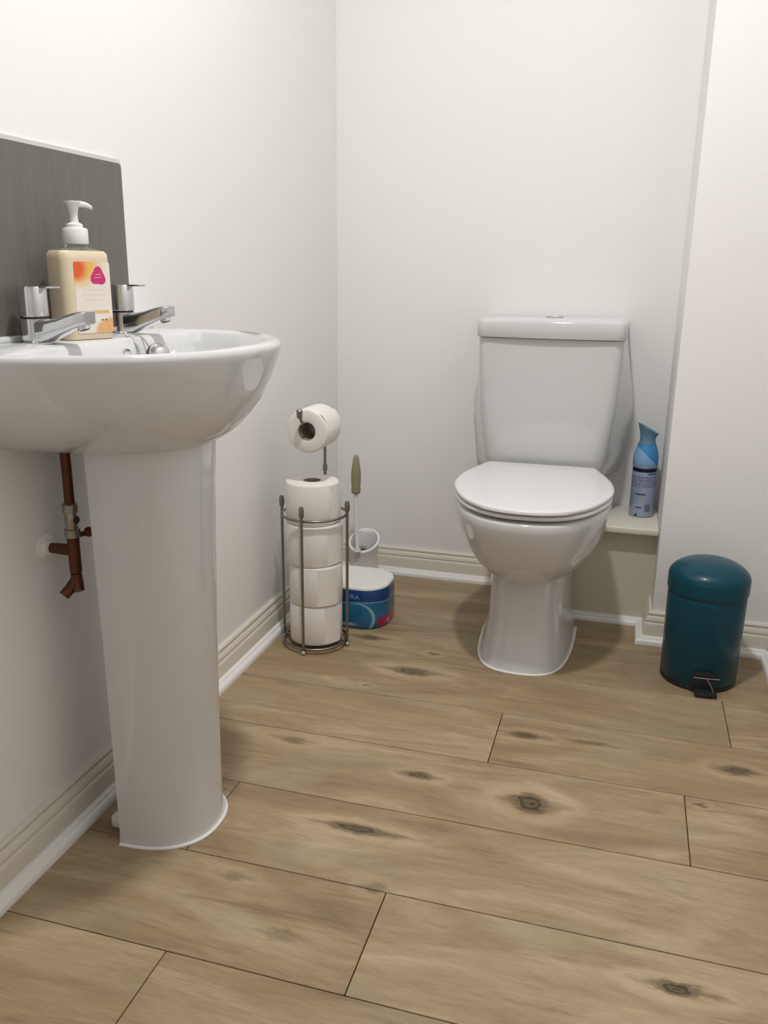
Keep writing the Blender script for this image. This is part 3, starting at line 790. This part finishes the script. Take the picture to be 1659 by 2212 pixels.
o = obj('bristles', bb, bristle_m, tb, 0); o['kind'] = 'stuff'

# ------------------------------------------------------------------ air freshener
af = thing('air_freshener', 'blue and silver air freshener spray can on the cream shelf', 'spray can', (.0655, 2.300, .2745), math.radians(10))
can, nt, p = new_mat('printed_can')
tc = nd(nt, 'ShaderNodeTexCoord'); oc = nd(nt, 'ShaderNodeSeparateXYZ'); nt.links.new(tc.outputs['Object'], oc.inputs[0])
ox, oz = oc.outputs[0], oc.outputs[2]
def band(z0, z1): return M_(nt, 'MULTIPLY', M_(nt, 'GREATER_THAN', oz, z0), M_(nt, 'LESS_THAN', oz, z1))
def xr(a, b): return M_(nt, 'MULTIPLY', M_(nt, 'GREATER_THAN', ox, a), M_(nt, 'LESS_THAN', ox, b))
c = mix(nt, 0.0, srgb(165, 178, 205), (0, 0, 0))
ns = nd(nt, 'ShaderNodeTexNoise'); ns.inputs['Scale'].default_value = 260; nt.links.new(tc.outputs['Object'], ns.inputs['Vector'])
# blocks of small unreadable print
c = mix(nt, M_(nt, 'MULTIPLY', band(.083, .113), M_(nt, 'MULTIPLY', M_(nt, 'GREATER_THAN', ns.outputs['Fac'], .44), .7)), c, srgb(105, 112, 145))
for z in (.088, .0935, .099, .1045):
    c = mix(nt, M_(nt, 'MULTIPLY', band(z, z + .0016), .35), c, srgb(190, 200, 220))
c = mix(nt, M_(nt, 'MULTIPLY', band(.062, .066), xr(-.022, .002)), c, srgb(70, 85, 120))
c = mix(nt, band(.124, .1345), c, srgb(6, 12, 52))
c = mix(nt, M_(nt, 'MULTIPLY', band(.118, .1212), xr(.004, .03)), c, srgb(40, 60, 110))
bars = M_(nt, 'GREATER_THAN', M_(nt, 'SINE', M_(nt, 'MULTIPLY', oz, 2600.0)), 0.0)
c = mix(nt, M_(nt, 'MULTIPLY', M_(nt, 'MULTIPLY', band(.016, .037), xr(.002, .017)), M_(nt, 'ADD', M_(nt, 'MULTIPLY', bars, .45), .35)), c, srgb(55, 65, 95))
c = mix(nt, M_(nt, 'MULTIPLY', band(.026, .030), xr(-.02, -.006)), c, srgb(70, 80, 115))
c = mix(nt, M_(nt, 'MULTIPLY', band(.004, .010), xr(-.020, -.015)), c, (0.01, .01, .015))
nt.links.new(c, p.inputs['Base Color']); p.inputs['Roughness'].default_value = .25; p.inputs['Metallic'].default_value = .35
obj('can', lathe([(.0275, 0), (.030, .002), (.0312, .005), (.0312, .134), (.0300, .137), (.001, .138)], 40), can, af, 50)
capm, nt, p = new_mat('blue_swoosh_plastic')
tc = nd(nt, 'ShaderNodeTexCoord'); oc = nd(nt, 'ShaderNodeSeparateXYZ'); nt.links.new(tc.outputs['Object'], oc.inputs[0])
dg = M_(nt, 'ADD', M_(nt, 'MULTIPLY', oc.outputs[0], .95), M_(nt, 'SUBTRACT', oc.outputs[2], .1665))
c = mix(nt, M_(nt, 'GREATER_THAN', dg, 0.0), srgb(135, 180, 222), srgb(62, 140, 200))
c = mix(nt, M_(nt, 'LESS_THAN', oc.outputs[2], .141), c, srgb(190, 200, 225))
nt.links.new(c, p.inputs['Base Color']); p.inputs['Roughness'].default_value = .25
def t2(r, zc, sl=0.0, segs=40): return [(r * math.cos(2 * PI * i / segs), r * math.sin(2 * PI * i / segs), zc - sl * r * math.cos(2 * PI * i / segs)) for i in range(segs)]
obj('shoulder', loft([t2(.0305, .1375), t2(.0322, .139), t2(.0328, .150), t2(.0322, .163), t2(.0300, .175), t2(.0260, .187), t2(.0225, .1965)]), capm, af, 50)
obj('cap', loft([t2(.0226, .1968), t2(.0205, .204), t2(.0195, .212, .1), t2(.0215, .222, .3), t2(.0250, .2315, .45), t2(.0278, .2365, .52), t2(.0272, .2378, .52), t2(.0235, .234, .5), t2(.016, .226, .4)]), simple('blue_spray_cap', srgb(100, 142, 165), .3), af, 50)

# ------------------------------------------------------------------ pedal bin
BX, BY = .2165, 1.921
bn = thing('pedal_bin', 'small round teal pedal bin with domed lid in the right corner', 'bin', (BX, BY, 0), math.radians(4))
obj('base_ring', lathe([(.0800, 0), (.0835, .002), (.0840, .0085), (.082, .010)], 56), black_m, bn)
obj('body', lathe([(.0825, .010), (.0838, .0115), (.0852, .20), (.0850, .214), (.0835, .216), (.001, .216)], 64), teal_m, bn, 50)
dome = [(.0845, .2172), (.0876, .2185), (.0880, .2215), (.0880, .2500), (.0876, .2530), (.0862, .2555)] + [(.0862 * math.cos(a * PI / 20) ** .8, .2555 + .0345 * math.sin(a * PI / 20) ** 1.35) for a in range(1, 10)] + [(.001, .290)]
obj('lid', lathe(dome, 64), teal_m, bn, 50)
obj('lid_seam', lathe([(.0855, .2145), (.0855, .2175)], 56), black_m, bn)
hg = box_bm(-.02, .02, .084, .096, .19, .24, .003); obj('hinge', hg, black_m, bn)
rc = []
for i in range(17):
    a = PI * i / 16; rc.append((.027 * math.cos(a), .035 + .020 * math.sin(a)))
rc += [(-.027, .004), (.027, .004)]
rows_ = []
for i in range(13):
    x = -.027 + .054 * i / 12; zt = .035 + .020 * math.sqrt(max(0, 1 - (x / .027) ** 2))
    f_ = -math.sqrt(.0868 ** 2 - x * x)
    rows_.append([(x, -.078, .003), (x, f_, .003), (x, f_, zt), (x, -.078, zt)])
bm = loft(rows_)
obj('pedal_surround', bm, black_m, bn, 0)
obj('pedal', box_bm(-.021, .027, -.113, -.080, .004, .012, .003, 2), black_m, bn)
obj('pedal_wire', tube([(-.023, -.0925, .0400), (0, -.0945, .0405), (.031, -.0915, .0400)], .0013, 8), chrome_m, bn)
obj('pedal_rod', tube([(.004, -.0940, .0400), (.013, -.1020, .0270), (.020, -.106, .0125)], .0007, 6), chrome_m, bn)
